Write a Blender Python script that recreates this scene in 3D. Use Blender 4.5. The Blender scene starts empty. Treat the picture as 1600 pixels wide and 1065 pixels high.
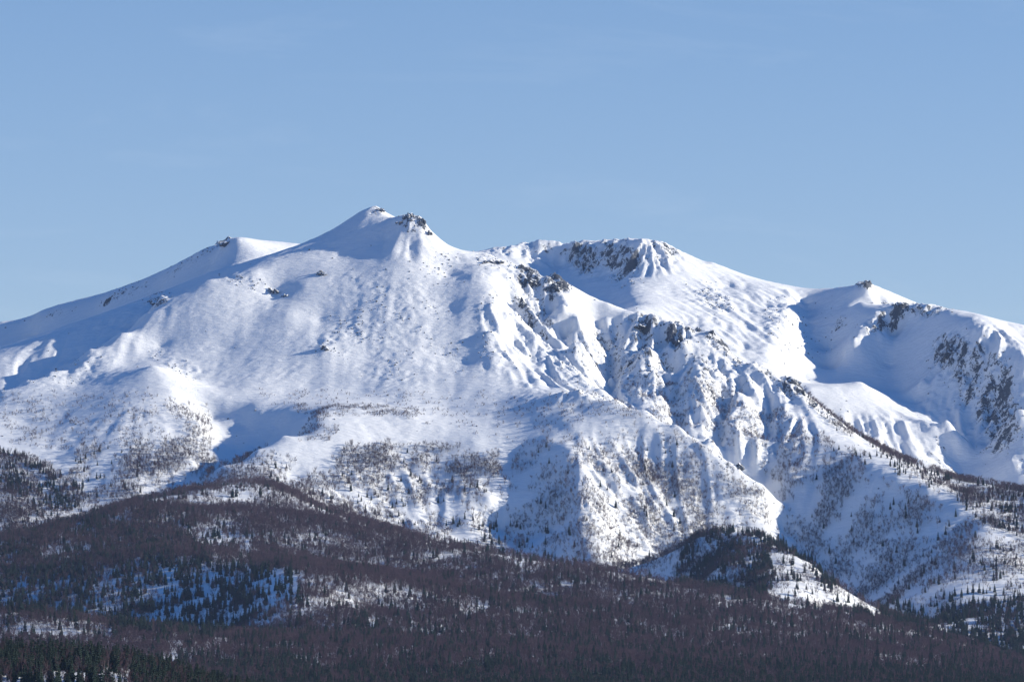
import bpy, bmesh, math, random
import numpy as np

R = math.radians
C = bpy.context.scene.collection
sc = bpy.context.scene

# ------------------------------------------------------------------ camera, sky, sun, exposure
F_PX, PITCH = 7611.0, math.atan((1150 - 532.5) / 7611.0)      # focal length in photo pixels, upward tilt
cam = bpy.data.objects.new('camera', bpy.data.cameras.new('camera'))
C.objects.link(cam)
cam.data.sensor_width = 36.0
cam.data.lens = F_PX / 1600 * 36.0
cam.data.clip_start, cam.data.clip_end = 1.0, 200000.0
cam.location = (0, 0, 0)
cam.rotation_euler = (R(90) + PITCH, 0, 0)
sc.camera = cam

SUN_EL, SUN_AZ = R(18.0), R(1.5)          # elevation; angle from +x (right) towards +y (away from the camera)
sun_vec = (math.cos(SUN_EL) * math.cos(SUN_AZ), math.cos(SUN_EL) * math.sin(SUN_AZ), math.sin(SUN_EL))
world = bpy.data.worlds.new('World'); sc.world = world; world.use_nodes = True
nt = world.node_tree; nt.nodes.clear()
sky = nt.nodes.new('ShaderNodeTexSky'); sky.sky_type = 'NISHITA'; sky.sun_disc = False
sky.sun_elevation = SUN_EL
sky.sun_rotation = R(90) - SUN_AZ
sky.altitude = 1200; sky.air_density = 1.0; sky.dust_density = 0.4; sky.ozone_density = 3.0
bg = nt.nodes.new('ShaderNodeBackground'); bg.inputs['Strength'].default_value = 0.097
wo = nt.nodes.new('ShaderNodeOutputWorld')
tint = nt.nodes.new('ShaderNodeMix'); tint.data_type = 'RGBA'; tint.blend_type = 'MULTIPLY'; tint.inputs['Factor'].default_value = 1.0
geo_w = nt.nodes.new('ShaderNodeTexCoord'); sep_w = nt.nodes.new('ShaderNodeSeparateXYZ'); nt.links.new(geo_w.outputs['Generated'], sep_w.inputs[0])
ramp = nt.nodes.new('ShaderNodeValToRGB'); nt.links.new(sep_w.outputs['Z'], ramp.inputs[0])      # deeper blue towards the zenith
ramp.color_ramp.elements[0].position = 0.0; ramp.color_ramp.elements[0].color = (1.12, 0.96, 1.02, 1)
mid = ramp.color_ramp.elements.new(0.17); mid.color = (0.83, 0.86, 0.98, 1)
ramp.color_ramp.elements[2].position = 0.42; ramp.color_ramp.elements[2].color = (0.05, 0.60, 1.10, 1)
nt.links.new(ramp.outputs[0], tint.inputs[7])
nt.links.new(sky.outputs[0], tint.inputs[6])
cmap = nt.nodes.new('ShaderNodeMapping'); cmap.inputs['Scale'].default_value = (5.0, 5.0, 26.0); cmap.inputs['Location'].default_value = (.35, 0, .2)
cn = nt.nodes.new('ShaderNodeTexNoise'); cn.inputs['Scale'].default_value = 2.2; cn.inputs['Detail'].default_value = 7; cn.inputs['Roughness'].default_value = .62; cn.inputs['Distortion'].default_value = .6
nt.links.new(geo_w.outputs['Generated'], cmap.inputs[0]); nt.links.new(cmap.outputs[0], cn.inputs['Vector'])
cr0 = nt.nodes.new('ShaderNodeMapRange'); nt.links.new(cn.outputs['Fac'], cr0.inputs['Value']); cr0.inputs['From Min'].default_value = .54; cr0.inputs['From Max'].default_value = .85; cr0.inputs['To Max'].default_value = .09
cirrus = nt.nodes.new('ShaderNodeMix'); cirrus.data_type = 'RGBA'; nt.links.new(cr0.outputs[0], cirrus.inputs['Factor'])      # thin high wisps
nt.links.new(tint.outputs[2], cirrus.inputs[6]); cirrus.inputs[7].default_value = (7.5, 7.8, 8.2, 1); nt.links.new(cirrus.outputs[2], bg.inputs[0]); nt.links.new(bg.outputs[0], wo.inputs[0])

sl = bpy.data.lights.new('sun', 'SUN'); sl.energy = 5.0; sl.angle = R(0.5); sl.color = (1.0, 0.925, 0.77)
so = bpy.data.objects.new('sun', sl); C.objects.link(so)
from mathutils import Vector
so.rotation_euler = Vector(sun_vec).to_track_quat('Z', 'Y').to_euler()
so.location = (3000, 6000, 4000)
vs = sc.view_settings
vs.view_transform = 'Standard'; vs.look = 'None'; vs.exposure = 0.60; vs.gamma = 1.0; vs.use_curve_mapping = False
sc.cycles.use_denoising = True; sc.cycles.denoiser = 'OPENIMAGEDENOISE'; sc.cycles.denoising_input_passes = 'RGB_ALBEDO_NORMAL'; sc.cycles.denoising_prefilter = 'ACCURATE'
sc.cycles.max_bounces = 6; sc.cycles.diffuse_bounces = 1; sc.cycles.transparent_max_bounces = 4

# ------------------------------------------------------------------ pixel <-> place
cp, sp = math.cos(PITCH), math.sin(PITCH)
def at(u, v, d):
    """photo pixel + distance along the ground (m) -> place"""
    xr = (np.asarray(u, float) - 800) / F_PX; yr = (532.5 - np.asarray(v, float)) / F_PX
    k = d / (cp - yr * sp)
    return xr * k, d + 0 * k, (sp + yr * cp) * k
def proj(x, y, z):
    f = y * cp + z * sp; w = -y * sp + z * cp
    return 800 + F_PX * x / f, 532.5 - F_PX * w / f

# ------------------------------------------------------------------ noise
class Noise:
    def __init__(s, seed):
        r = np.random.RandomState(seed)
        s.p = np.concatenate([r.permutation(256)] * 3)
        a = r.rand(256) * 2 * np.pi
        s.gx, s.gy = np.cos(a), np.sin(a)
    def __call__(s, x, y):
        xi = np.floor(x).astype(np.int64); yi = np.floor(y).astype(np.int64)
        fx = x - xi; fy = y - yi; xi &= 255; yi &= 255
        def g(i, j):
            h = s.p[s.p[(xi + i) & 255] + ((yi + j) & 255)]
            return s.gx[h] * (fx - i) + s.gy[h] * (fy - j)
        wx = fx * fx * fx * (fx * (fx * 6 - 15) + 10); wy = fy * fy * fy * (fy * (fy * 6 - 15) + 10)
        a = g(0, 0); b = g(1, 0); c = g(0, 1); d = g(1, 1)
        return 1.5 * ((a + (b - a) * wx) * (1 - wy) + (c + (d - c) * wx) * wy)
N1, N2, N3, N4, N5 = [Noise(k) for k in (3, 17, 29, 41, 57)]
def fbm(n, x, y, wl, octv, gain=0.5):
    s = 0; a = 1.0
    for k in range(octv):
        s = s + a * n(x / wl + 13.1 * k, y / wl - 7.7 * k); wl *= 0.5; a *= gain
    return s
def ridged(n, x, y, wl, octv, gain=0.55):
    s = 0; a = 1.0
    for k in range(octv):
        s = s + a * (1 - 2 * np.abs(n(x / wl + 3.3 * k, y / wl + 9.1 * k))); wl *= 0.5; a *= gain
    return s
def sstep(a, b, x):
    t = np.clip((x - a) / (b - a), 0, 1); return t * t * (3 - 2 * t)

# ------------------------------------------------------------------ the lie of the land: crests, gullies and faces (u, v, km)
LINES = '''
-300,560,12.0 -120,525,11.9 0,503,11.8 60,490,11.7 130,475,11.6 200,452,11.46 260,425,11.32 310,395,11.18 350,378,11.06 370,374,11.02 420,378,11.15 480,382,11.25 560,400,11.35
395,425,10.16 430,407,10.25 480,382,10.36 520,360,10.43 560,332,10.49 578,324,10.5 592,322,10.5 605,333,10.48 617,341,10.44 628,337,10.38 640,334,10.34 660,345,10.33 680,368,10.34 700,383,10.37 720,392,10.38 760,395,10.35 800,411,10.3 830,422,10.25 848,436,10.23 866,428,10.2 885,442,10.2 900,450,10.2 950,475,10.15 985,490,10.1 1020,495,10.05 1055,508,10.0 1085,522,10.0 1112,517,10.0 1135,545,9.95 1180,572,9.85 1240,592,9.75 1270,630,9.6 1330,675,9.45 1400,715,9.3 1480,745,9.15 1540,755,9.05 1600,768,8.95 1700,790,8.8 1850,830,8.6
440,445,10.8 520,440,10.9 590,430,10.95 680,455,10.8 760,475,10.75 830,495,10.7 900,510,10.65 950,525,10.6 1000,550,10.5 1100,590,10.4 1180,650,10.25 1270,710,10.05 1400,780,9.85 1500,800,9.75 1600,830,9.6 1800,870,9.4
300,452,10.9 200,505,11.13 100,552,11.28 0,592,11.4 -200,660,11.6
330,425,10.42 300,440,10.38 240,465,10.3 200,482,10.22 150,502,10.15 60,537,10.02 0,562,9.92 -150,620,9.7
320,455,10.24 250,490,10.14 190,530,9.98 130,560,9.88 60,600,9.72 -40,640,9.5
395,425,10.16 325,437,10.14 300,449,10.14 250,463,10.12 225,490,10.02 190,520,9.9 140,546,9.8 80,580,9.68 0,610,9.55 -150,660,9.3
495,412,10.2 475,445,10.08 450,490,9.93 420,540,9.77 395,590,9.58
770,430,10.1 768,480,9.9 766,520,9.77 772,556,9.65 790,585,9.56
744,430,10.08 744,480,9.91 740,525,9.785 730,565,9.67
560,470,9.98 545,510,9.85 510,545,9.7
850,452,10.13 862,490,10.06 885,530,9.97 920,575,9.85 945,615,9.65 975,650,9.35 1020,690,9.28 1070,725,9.2 1130,775,9.12 1180,812,9.05 1224,832,8.9 1290,925,8.58 1335,962,8.4 1400,1000,8.1
868,430,10.2 878,465,10.08 880,482,10.0
900,500,9.97 908,545,9.8 918,590,9.64 940,612,9.53
930,505,10.09 942,545,10.0 953,590,9.83 964,628,9.57
1012,550,9.84 1022,585,9.68 1028,620,9.5 1034,665,9.28
1042,540,9.98 1047,585,9.83 1053,635,9.57 1060,672,9.36
1058,508,10.0 1066,540,9.88 1082,575,9.72 1090,615,9.52 1100,660,9.3 1098,685,9.2
1130,580,9.8 1128,620,9.62 1118,665,9.42 1112,700,9.3
1185,574,9.83 1155,600,9.68 1150,640,9.48 1160,680,9.28 1185,720,9.2
1205,612,9.68 1197,650,9.53 1192,690,9.36 1200,745,9.18
1255,622,9.58 1262,662,9.42 1240,690,9.26 1228,735,9.12
1262,662,9.42 1312,704,9.18 1400,746,8.92 1450,761,8.82 1500,795,8.68 1536,821,8.56 1520,850,8.48 1452,905,8.36 1392,945,8.26
760,390,12.1 790,388,12.1 815,383,12.15 840,374,12.15 862,377,12.15 885,382,12.18 905,377,12.1 940,380,12.02 965,378,11.93 1000,374,11.82 1025,378,11.85 1050,386,11.9 1075,400,11.9 1095,409,11.9 1115,410,11.9 1160,428,11.95 1220,450,12.05 1250,452,11.98 1290,451,11.82 1325,447,11.62 1355,441,11.45 1400,460,11.6 1430,472,11.8 1480,500,11.95 1700,560,12.1
620,410,12.2 690,400,12.15 760,390,12.1
889,412,12.05 910,416,11.95 940,418,11.87 960,424,11.79 980,430,11.7
1000,374,11.82 990,400,11.76 988,428,11.68 986,455,11.38 995,485,11.0
860,400,12.1 870,425,11.98 900,455,11.72 950,470,11.42 975,488,11.16
1085,440,11.62 1100,470,11.35 1118,500,11.1 1130,535,10.85
1180,455,11.6 1180,500,11.2 1165,545,10.85 1175,580,10.6
1236,456,11.7 1230,485,11.35 1205,525,11.0 1190,568,10.68
1255,475,11.7 1262,530,11.2 1238,580,10.75 1250,612,10.5
1355,441,11.45 1346,470,11.34 1320,502,11.25 1295,550,11.18
1262,600,10.72 1255,590,10.8
1330,530,11.02 1346,512,11.1 1372,492,11.18 1392,479,11.22 1412,475,11.22 1440,475,11.17 1480,485,11.05 1516,497,10.9 1530,515,10.8 1560,538,10.7 1598,562,10.6 1640,620,10.45 1700,700,10.2
1516,497,10.9 1560,503,10.95 1600,508,11.0 1750,540,11.1
1395,525,11.16 1390,570,11.0 1410,612,10.8 1450,645,10.55 1490,690,10.36 1500,745,10.15 1520,790,10.0
1480,545,10.84 1520,585,10.68 1550,625,10.55 1560,665,10.42 1540,720,10.22
1262,606,10.5 1300,603,10.55 1345,596,10.62
1300,620,10.47 1350,635,10.45 1400,652,10.42 1445,656,10.38 1482,663,10.34 1496,688,10.28 1492,735,10.14
1370,690,10.22 1430,715,10.16 1470,740,10.08
830,618,9.32 900,612,9.25 960,625,9.18 1010,640,9.12 1060,665,9.08 1110,692,9.02 1150,725,8.98 1190,755,8.95 1206,776,8.93 1198,825,8.8
900,640,9.17 890,700,8.92 905,760,8.72 922,820,8.55 930,890,8.38
800,650,9.2 802,690,9.05 786,740,8.9 766,780,8.74 736,815,8.64 706,855,8.52 660,890,8.4 600,915,8.3
490,650,9.1 560,641,9.18 640,649,9.17 690,670,9.12 740,691,9.04 768,718,8.96
490,650,9.1 440,680,8.98 400,702,8.89 346,727,8.8 286,758,8.7
328,622,9.42 350,625,9.41 400,633,9.36 450,641,9.28 485,649,9.16
332,655,9.36 382,664,9.31 432,672,9.23 467,678,9.11
455,700,9.1 420,715,9.06 356,748,8.92 300,770,8.77 240,790,8.6 150,832,8.4 0,872,8.2 -150,910,8.0
338,688,9.2 346,715,9.05
240,570,9.55 268,612,9.38 264,650,9.22 256,700,9.03 252,742,8.84
200,600,9.45 195,660,9.17 200,720,8.92 215,770,8.68
0,850,7.6 60,836,7.7 130,815,7.85 200,790,8.0 240,777,8.1 300,766,8.3 350,758,8.42 400,755,8.5 430,763,8.45 470,780,8.35 520,800,8.2 590,825,8.1 660,845,8.0 720,858,7.9 800,873,7.8 900,890,7.7 980,900,7.6 1060,915,7.55 1140,930,7.5 1220,945,7.45 1320,957,7.4 1400,975,7.35 1480,1000,7.3 1540,1015,7.25 1600,1030,7.2 1800,1070,7.0
-200,900,7.4 0,850,7.6
520,830,8.42 600,870,8.3 720,910,8.2 850,940,8.1 1000,965,7.95 1060,960,7.9 1200,1000,7.65 1330,1000,7.75 1450,1030,7.75 1600,1060,7.7
1066,862,8.16 1092,838,8.2 1130,829,8.2 1170,832,8.18 1205,840,8.13 1240,860,8.06 1270,882,8.0 1310,922,7.88 1326,956,7.78
1205,840,8.13 1206,880,7.95 1197,930,7.72
1070,890,8.12 1080,940,7.9
1080,862,8.55 1150,880,8.45 1250,935,8.25 1320,975,8.05
1600,960,8.05 1500,965,8.02 1420,975,8.0
470,906,6.8 440,893,6.95 390,884,7.08 320,872,7.2 230,868,7.3 120,880,7.35 0,890,7.4
470,906,6.8 464,935,6.66 420,965,6.55 360,1000,6.48 300,1028,6.45
300,1036,6.62 200,1014,6.8 100,1004,6.9 20,1000,6.95
0,955,6.1 25,970,6.0 45,1000,5.9
'''
PTS = '''
640,400,10.17 640,450,10.02 640,500,9.86 640,560,9.66 640,610,9.46 600,400,10.19 700,430,10.14 700,480,9.95 690,550,9.72 690,610,9.48 570,560,9.68 500,500,9.92 480,600,9.55 560,610,9.5 600,375,10.3 565,400,10.23 530,400,10.26
400,500,9.93 350,500,9.93 350,545,9.8 300,540,9.82 300,590,9.6 250,540,9.86 430,460,10.09 200,570,9.72 120,600,9.6 450,610,9.5 340,605,9.54
800,480,10.02 800,540,9.8 830,570,9.7 860,600,9.52 820,600,9.5 840,500,9.98 830,460,10.1 740,620,9.4 780,625,9.36 700,640,9.32 600,630,9.35
40,660,9.3 100,650,9.32 100,700,9.06 40,720,8.95 150,700,9.02 150,760,8.75 70,770,8.7 0,800,8.5 60,835,8.3 -100,700,9.0 -100,800,8.5
312,660,9.2 295,720,8.95 385,695,9.17
520,700,8.93 600,690,9.02 680,710,9.0 600,740,8.85 700,760,8.84 520,760,8.72 600,800,8.65 680,820,8.63 460,740,8.78 620,840,8.53 740,750,8.86
820,720,8.97 845,645,9.17 880,650,9.12 905,668,9.05 832,659,9.14 867,665,9.09 892,682,9.02 850,690,9.0 940,690,9.0 1000,705,9.0 950,760,8.8 870,760,8.8 1050,730,8.95 1100,760,8.9 1020,800,8.76 1100,810,8.8 1160,790,8.86 980,850,8.6 860,830,8.62 780,830,8.7 1040,870,8.62 880,890,8.45 990,900,8.47 1150,840,8.75
1280,760,9.06 1312,732,9.13 1400,776,8.87 1450,792,8.77 1500,824,8.62 1330,800,8.88 1400,840,8.68 1350,882,8.62 1440,866,8.55 1280,842,8.83
1580,880,8.38 1560,930,8.22 1600,830,8.58 1640,900,8.4 1500,920,8.25 1600,800,8.75 1500,770,8.95
1060,420,11.7 1050,460,11.4 1070,510,11.0 1130,450,11.65 1520,530,11.5 1600,545,11.5 1700,570,11.5 1450,505,11.6 1600,530,11.25 1530,512,11.25 1340,447,11.52 1372,449,11.5 1385,455,11.55 1372,472,11.47 1358,497,11.4 1460,560,10.85 1440,600,10.71 1600,530,10.9 1590,640,10.3 1580,720,10.1 1285,495,11.42 1300,582,11.02 1345,562,11.1 930,440,11.73 830,400,12.08 1200,480,11.45
420,392,11.0 450,412,10.88 375,410,10.78 330,415,11.05 250,455,11.26 150,500,11.48 50,535,11.66
800,940,7.1 800,1000,6.4 800,1065,5.6 1200,1000,6.7 1200,1065,5.7 1500,1065,6.3 600,900,7.4 600,960,6.7 600,1065,5.5 450,1000,6.1 450,1065,5.4 1000,950,7.0 1000,1030,6.0 1400,1030,6.6 1700,1080,6.4 300,800,8.05 300,830,7.7 420,790,8.15 420,830,7.7 150,840,7.65 150,930,7.05 300,930,7.0 250,980,6.88 400,925,6.86 100,960,6.98
0,1085,5.2 300,1090,5.0 800,1110,4.6 1200,1100,4.6 1600,1110,4.6 -100,1000,6.0 -150,1080,4.6 1750,1110,5.4
600,520,12.8 900,520,12.8 1200,560,12.8 1500,600,12.8 1800,640,12.8 200,560,12.4 0,600,12.2 -200,650,12.0 1900,760,10.6 1900,650,11.6 400,500,12.2
1130,880,7.95 1160,930,7.74 1250,900,7.9 1270,940,7.72 1120,930,7.8
'''
D0, DK = 8.6, 0.60                              # how the sketched distances beyond 8.6 km are spaced
def dist(km):
    km = np.asarray(km, float); return 1000 * np.where(km > D0, D0 + (km - D0) * DK, km)
def undist(y):
    k = y / 1000.0; return 1000 * np.where(k > D0, D0 + (k - D0) / DK, k)
def parse(line):
    return np.array([[float(t) for t in w.split(',')] for w in line.split()])
ctrl = []
for ln in LINES.strip().splitlines():
    a = parse(ln); p = np.stack(at(a[:, 0], a[:, 1], dist(a[:, 2])), 1)
    for i in range(len(p) - 1):
        n = max(1, int(np.linalg.norm(p[i + 1, :2] - p[i, :2]) / 55))
        for k in range(n): ctrl.append(p[i] + (p[i + 1] - p[i]) * k / n)
    ctrl.append(p[-1])
a = parse(PTS.replace('\n', ' ')); ctrl += list(np.stack(at(a[:, 0], a[:, 1], dist(a[:, 2])), 1))
ctrl = np.array(ctrl)
keep = []                                        # thin out points that nearly coincide
for i, p in enumerate(ctrl):
    if not keep or np.min(np.hypot(*(ctrl[keep, :2] - p[:2]).T)) > 11: keep.append(i)
ctrl = ctrl[keep]

def rbf_fit(P, c=4.0, lam=0.02):
    n = len(P); s = 1000.0
    d = np.hypot(P[:, None, 0] - P[None, :, 0], P[:, None, 1] - P[None, :, 1])
    K = np.zeros((n + 3, n + 3)); K[:n, :n] = -np.sqrt(d * d + c * c) / s
    K[:n, :n] -= 0; K[np.arange(n), np.arange(n)] += lam * 0.1
    T = np.c_[np.ones(n), P[:, 0] / s, (P[:, 1] - 9000) / s]
    K[:n, n:] = T; K[n:, :n] = T.T
    w = np.linalg.solve(K, np.r_[P[:, 2], 0, 0, 0])
    return P[:, :2].copy(), w, c, s
def rbf_eval(m, x, y):
    P, w, c, s = m; out = np.empty(len(x)); n = len(P)
    for i in range(0, len(x), 8192):
        xx, yy = x[i:i + 8192], y[i:i + 8192]
        d2 = (xx[:, None] - P[None, :, 0]) ** 2 + (yy[:, None] - P[None, :, 1]) ** 2 + c * c
        out[i:i + 8192] = -(np.sqrt(d2) / s) @ w[:n] + w[n] + w[n + 1] * xx / s + w[n + 2] * (yy - 9000) / s
    return out
model = rbf_fit(ctrl)
GS = 11.0
gx = np.arange(-1900, 1900 + GS, GS); gy = np.arange(4350, 11250 + GS, GS)
GX, GY = np.meshgrid(gx, gy)
inw = np.abs(GX) < 0.1051 * GY * 1.22 + 260
base = np.zeros_like(GX); base[inw] = rbf_eval(model, GX[inw], GY[inw])
def cr(t):                                       # Catmull-Rom weights
    return np.stack([-.5 * t + t * t - .5 * t ** 3, 1 - 2.5 * t * t + 1.5 * t ** 3, .5 * t + 2 * t * t - 1.5 * t ** 3, -.5 * t * t + .5 * t ** 3])
def sample(A, x, y):                             # smooth lookup of a coarse-grid field
    fx = np.clip((x - gx[0]) / GS, 1, len(gx) - 3); fy = np.clip((y - gy[0]) / GS, 1, len(gy) - 3)
    ix = fx.astype(int); iy = fy.astype(int); wx = cr(fx - ix); wy = cr(fy - iy)
    o = 0
    for j in range(4):
        r = 0
        for i in range(4): r = r + A[iy + j - 1, ix + i - 1] * wx[i]
        o = o + r * wy[j]
    return o

# soft regions: u, v, half-width, half-height, tilt (deg), nearest km, farthest km, strength
def blobs(text, u, v, y, warp=None):
    o = np.zeros_like(u); y = undist(y)
    for ln in text.strip().splitlines():
        cu, cv, ru, rv, rot, d0, d1, s = [float(t) for t in ln.split()]
        c, q = math.cos(R(rot)), math.sin(R(rot))
        du, dv = u - cu, v - cv
        e = np.sqrt(((du * c + dv * q) / ru) ** 2 + ((-du * q + dv * c) / rv) ** 2)
        if warp is not None: e = e + warp
        o = np.maximum(o, s * (1 - sstep(0.55, 1.25, e)) * (y > d0 * 1000) * (y < d1 * 1000))
    return o
ROCK = '''
645 350 24 20 25 10.2 10.6 .75
640 334 12 7 0 10.2 10.6 1.0
590 328 18 9 0 10.3 10.7 .6
700 420 55 30 25 9.9 10.5 .35
780 415 50 28 20 9.9 10.5 .5
828 432 26 22 30 10.0 10.4 .9
868 448 26 30 45 9.9 10.4 .95
830 480 30 70 -20 9.7 10.3 .62
762 500 20 50 0 9.6 10.2 .55
770 560 25 25 0 9.5 10.0 .5
600 480 110 60 -10 9.6 10.2 .36
540 530 45 30 -30 9.5 10.1 .5
640 560 90 50 0 9.5 10.1 .33
380 440 40 14 10 10.0 10.4 .5
350 376 18 9 -20 10.9 11.4 .8
190 460 60 8 -25 11.2 11.8 .62
300 405 50 8 -32 10.9 11.5 .55
70 494 60 6 -13 11.4 12.0 .5
245 468 25 14 -30 9.9 10.4 .7
100 590 80 25 -30 9.5 10.0 .35
270 565 60 16 25 9.5 9.9 .4
330 545 30 12 0 9.6 10.0 .4
912 402 44 29 20 11.6 12.3 .80
968 406 46 36 50 11.5 12.2 .82
1030 395 45 20 20 11.6 12.2 .66
840 385 34 13 0 11.8 12.4 .6
780 391 30 7 0 11.9 12.4 .6
1110 412 25 8 15 11.7 12.1 .4
1115 470 36 22 50 10.9 11.7 .62
1215 495 26 40 20 10.8 11.6 .55
1250 520 60 40 0 10.7 11.5 .3
1350 445 16 10 0 11.4 11.8 .9
1312 507 16 12 -40 10.9 11.3 .7
1378 500 50 22 -35 10.9 11.5 .76
1430 482 60 11 5 10.9 11.5 .72
1488 548 44 32 -40 10.6 11.1 .8
1530 580 60 60 40 10.4 11.0 .76
1562 640 38 80 0 10.2 10.8 .78
1590 700 30 60 -50 9.9 10.5 .6
1010 500 45 18 10 9.9 10.2 .72
1060 520 30 40 10 9.7 10.1 .9
1125 535 30 20 40 9.8 10.1 .85
975 555 75 60 0 9.5 10.1 .62
1020 560 50 60 0 9.4 10.0 .58
1120 590 70 55 30 9.4 9.95 .62
930 590 25 40 0 9.5 9.9 .5
905 570 30 50 0 9.5 10.0 .5
1240 600 35 22 40 9.5 9.9 .85
1285 640 50 14 42 9.4 9.7 .7
1175 568 60 11 35 9.7 10.1 .75
1215 585 40 9 25 9.6 9.95 .75
1150 725 60 20 40 8.8 9.1 .55
1070 700 60 20 30 8.8 9.2 .35
1465 715 26 30 -40 10.0 10.4 .5
'''
SCRUB = '''
600 600 240 45 0 9.1 9.8 .6
150 660 170 60 0 8.7 9.5 .55
560 640 120 14 0 9.0 9.4 1.0
640 520 150 70 0 9.4 10.1 .5
780 440 60 40 0 9.8 10.4 .5
900 650 120 40 0 8.9 9.4 .6
1000 780 190 110 0 8.3 9.1 .75
1130 630 120 70 30 9.0 9.9 .75
960 580 100 60 0 9.3 10.0 .6
1350 720 170 45 25 8.7 9.5 .6
1350 840 170 110 0 8.2 9.1 .65
620 760 170 70 0 8.4 9.0 .45
250 520 150 60 0 9.5 10.1 .4
1430 700 80 35 0 10.0 10.5 .45
1560 620 70 90 0 10.0 10.9 .5
'''
GULLY = '''
960 570 150 90 0 9.2 10.1 1.0
1150 640 130 90 30 9.0 9.9 1.0
1020 780 170 110 20 8.3 9.1 .6
1350 830 180 120 25 8.2 9.3 .2
830 520 70 110 -20 9.4 10.2 .8
950 400 140 35 0 11.5 12.4 1.0
815 388 60 14 0 11.8 12.5 1.0
1150 490 120 70 0 10.6 11.8 .4
1520 600 90 110 30 10.2 11.0 .9
1410 685 110 40 12 9.9 10.6 .55
1400 500 80 30 -20 10.8 11.5 .7
640 530 180 90 0 9.4 10.2 .05
130 540 170 50 -25 9.6 10.3 .22
620 780 160 70 0 8.4 9.0 .35
1180 890 120 60 20 7.7 8.3 .3
200 700 140 70 0 8.6 9.4 .14
640 370 60 40 0 10.1 10.6 .35
'''
# ribs and gullies: noise smeared along the fall line of the land
def box(A, n=1):
    for _ in range(n):
        A = np.pad(A, 1, mode='edge'); A = (A[:-2, 1:-1] + A[2:, 1:-1] + 2 * A[1:-1, 1:-1]) / 4
        A = np.pad(A, 1, mode='edge'); A = (A[1:-1, :-2] + A[1:-1, 2:] + 2 * A[1:-1, 1:-1]) / 4
    return A
smooth = box(base, 10)
FY, FX = np.gradient(smooth, GS)
FL = np.hypot(FX, FY) + 1e-3; FX, FY = FX / FL, FY / FL
HS = 6.0
hx = np.arange(gx[0], gx[-1], HS); hy = np.arange(7700, gy[-1], HS)
HX, HY = np.meshgrid(hx, hy); hm = np.abs(HX) < 0.1051 * HY * 1.16 + 200
def nearest(A, x, y, x0, y0, st):
    fx = np.clip((x - x0) / st, 0, A.shape[1] - 1.001); fy = np.clip((y - y0) / st, 0, A.shape[0] - 1.001)
    ix = fx.astype(np.int32); iy = fy.astype(np.int32); fx -= ix; fy -= iy
    return (A[iy, ix] * (1 - fx) + A[iy, ix + 1] * fx) * (1 - fy) + (A[iy + 1, ix] * (1 - fx) + A[iy + 1, ix + 1] * fx) * fy
def smear(seed, wl, steps, st):
    n = Noise(seed); src = np.zeros(HX.shape); src[hm] = n(HX[hm] / wl, HY[hm] / wl)
    acc = src[hm].copy(); tot = 1.0
    for sg in (1, -1):
        x, y = HX[hm].copy(), HY[hm].copy()
        for k in range(steps):
            x += sg * st * nearest(FX, x, y, gx[0], gy[0], GS); y += sg * st * nearest(FY, x, y, gx[0], gy[0], GS)
            w = 0.5 + 0.5 * math.cos(math.pi * (k + 1) / (steps + 1))
            acc += w * nearest(src, x, y, hx[0], hy[0], HS); tot += w
    o = np.zeros(HX.shape); o[hm] = acc / tot
    o /= o[hm].std(); return o
RIB1 = smear(71, 60.0, 14, 13.0); RIB2 = smear(72, 30.0, 12, 8.0); RIB3 = smear(73, 15.0, 12, 6.0)
# drainage: where water would gather on the slopes, gullies branch and join downhill
land = np.zeros(HX.shape); land[hm] = sample(base, HX[hm], HY[hm]) + 3.5 * fbm(N5, HX[hm], HY[hm], 55, 3) + .8 * fbm(N2, HX[hm], HY[hm], 14, 2)
ny_h, nx_h = land.shape; big = np.pad(land, 1, constant_values=9e9); best = np.full(land.shape, -1e9); rec = np.full(land.shape, -1, np.int64)
ids = np.arange(land.size).reshape(land.shape)
for dj in (-1, 0, 1):
    for di in (-1, 0, 1):
        if di or dj:
            drop = (land - big[1 + dj:1 + dj + ny_h, 1 + di:1 + di + nx_h]) / math.hypot(di, dj)
            m = drop > best; best[m] = drop[m]; rec[m] = (ids + dj * nx_h + di)[m]
rec[(best <= 0) | ~hm] = -1
order_h = np.argsort(-land.ravel()); recl = rec.ravel().tolist(); acc = [1.0] * land.size
for i in order_h.tolist():
    q = recl[i]
    if q >= 0: acc[q] += acc[i]
flow = np.clip(np.log(np.array(acc).reshape(land.shape)) - 1.3, 0, 5.5)
CARVE = 0.9 * box(flow, 1) + 1.0 * box(flow, 3) + 0.8 * box(flow, 9); CARVE -= box(CARVE, 60)
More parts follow.
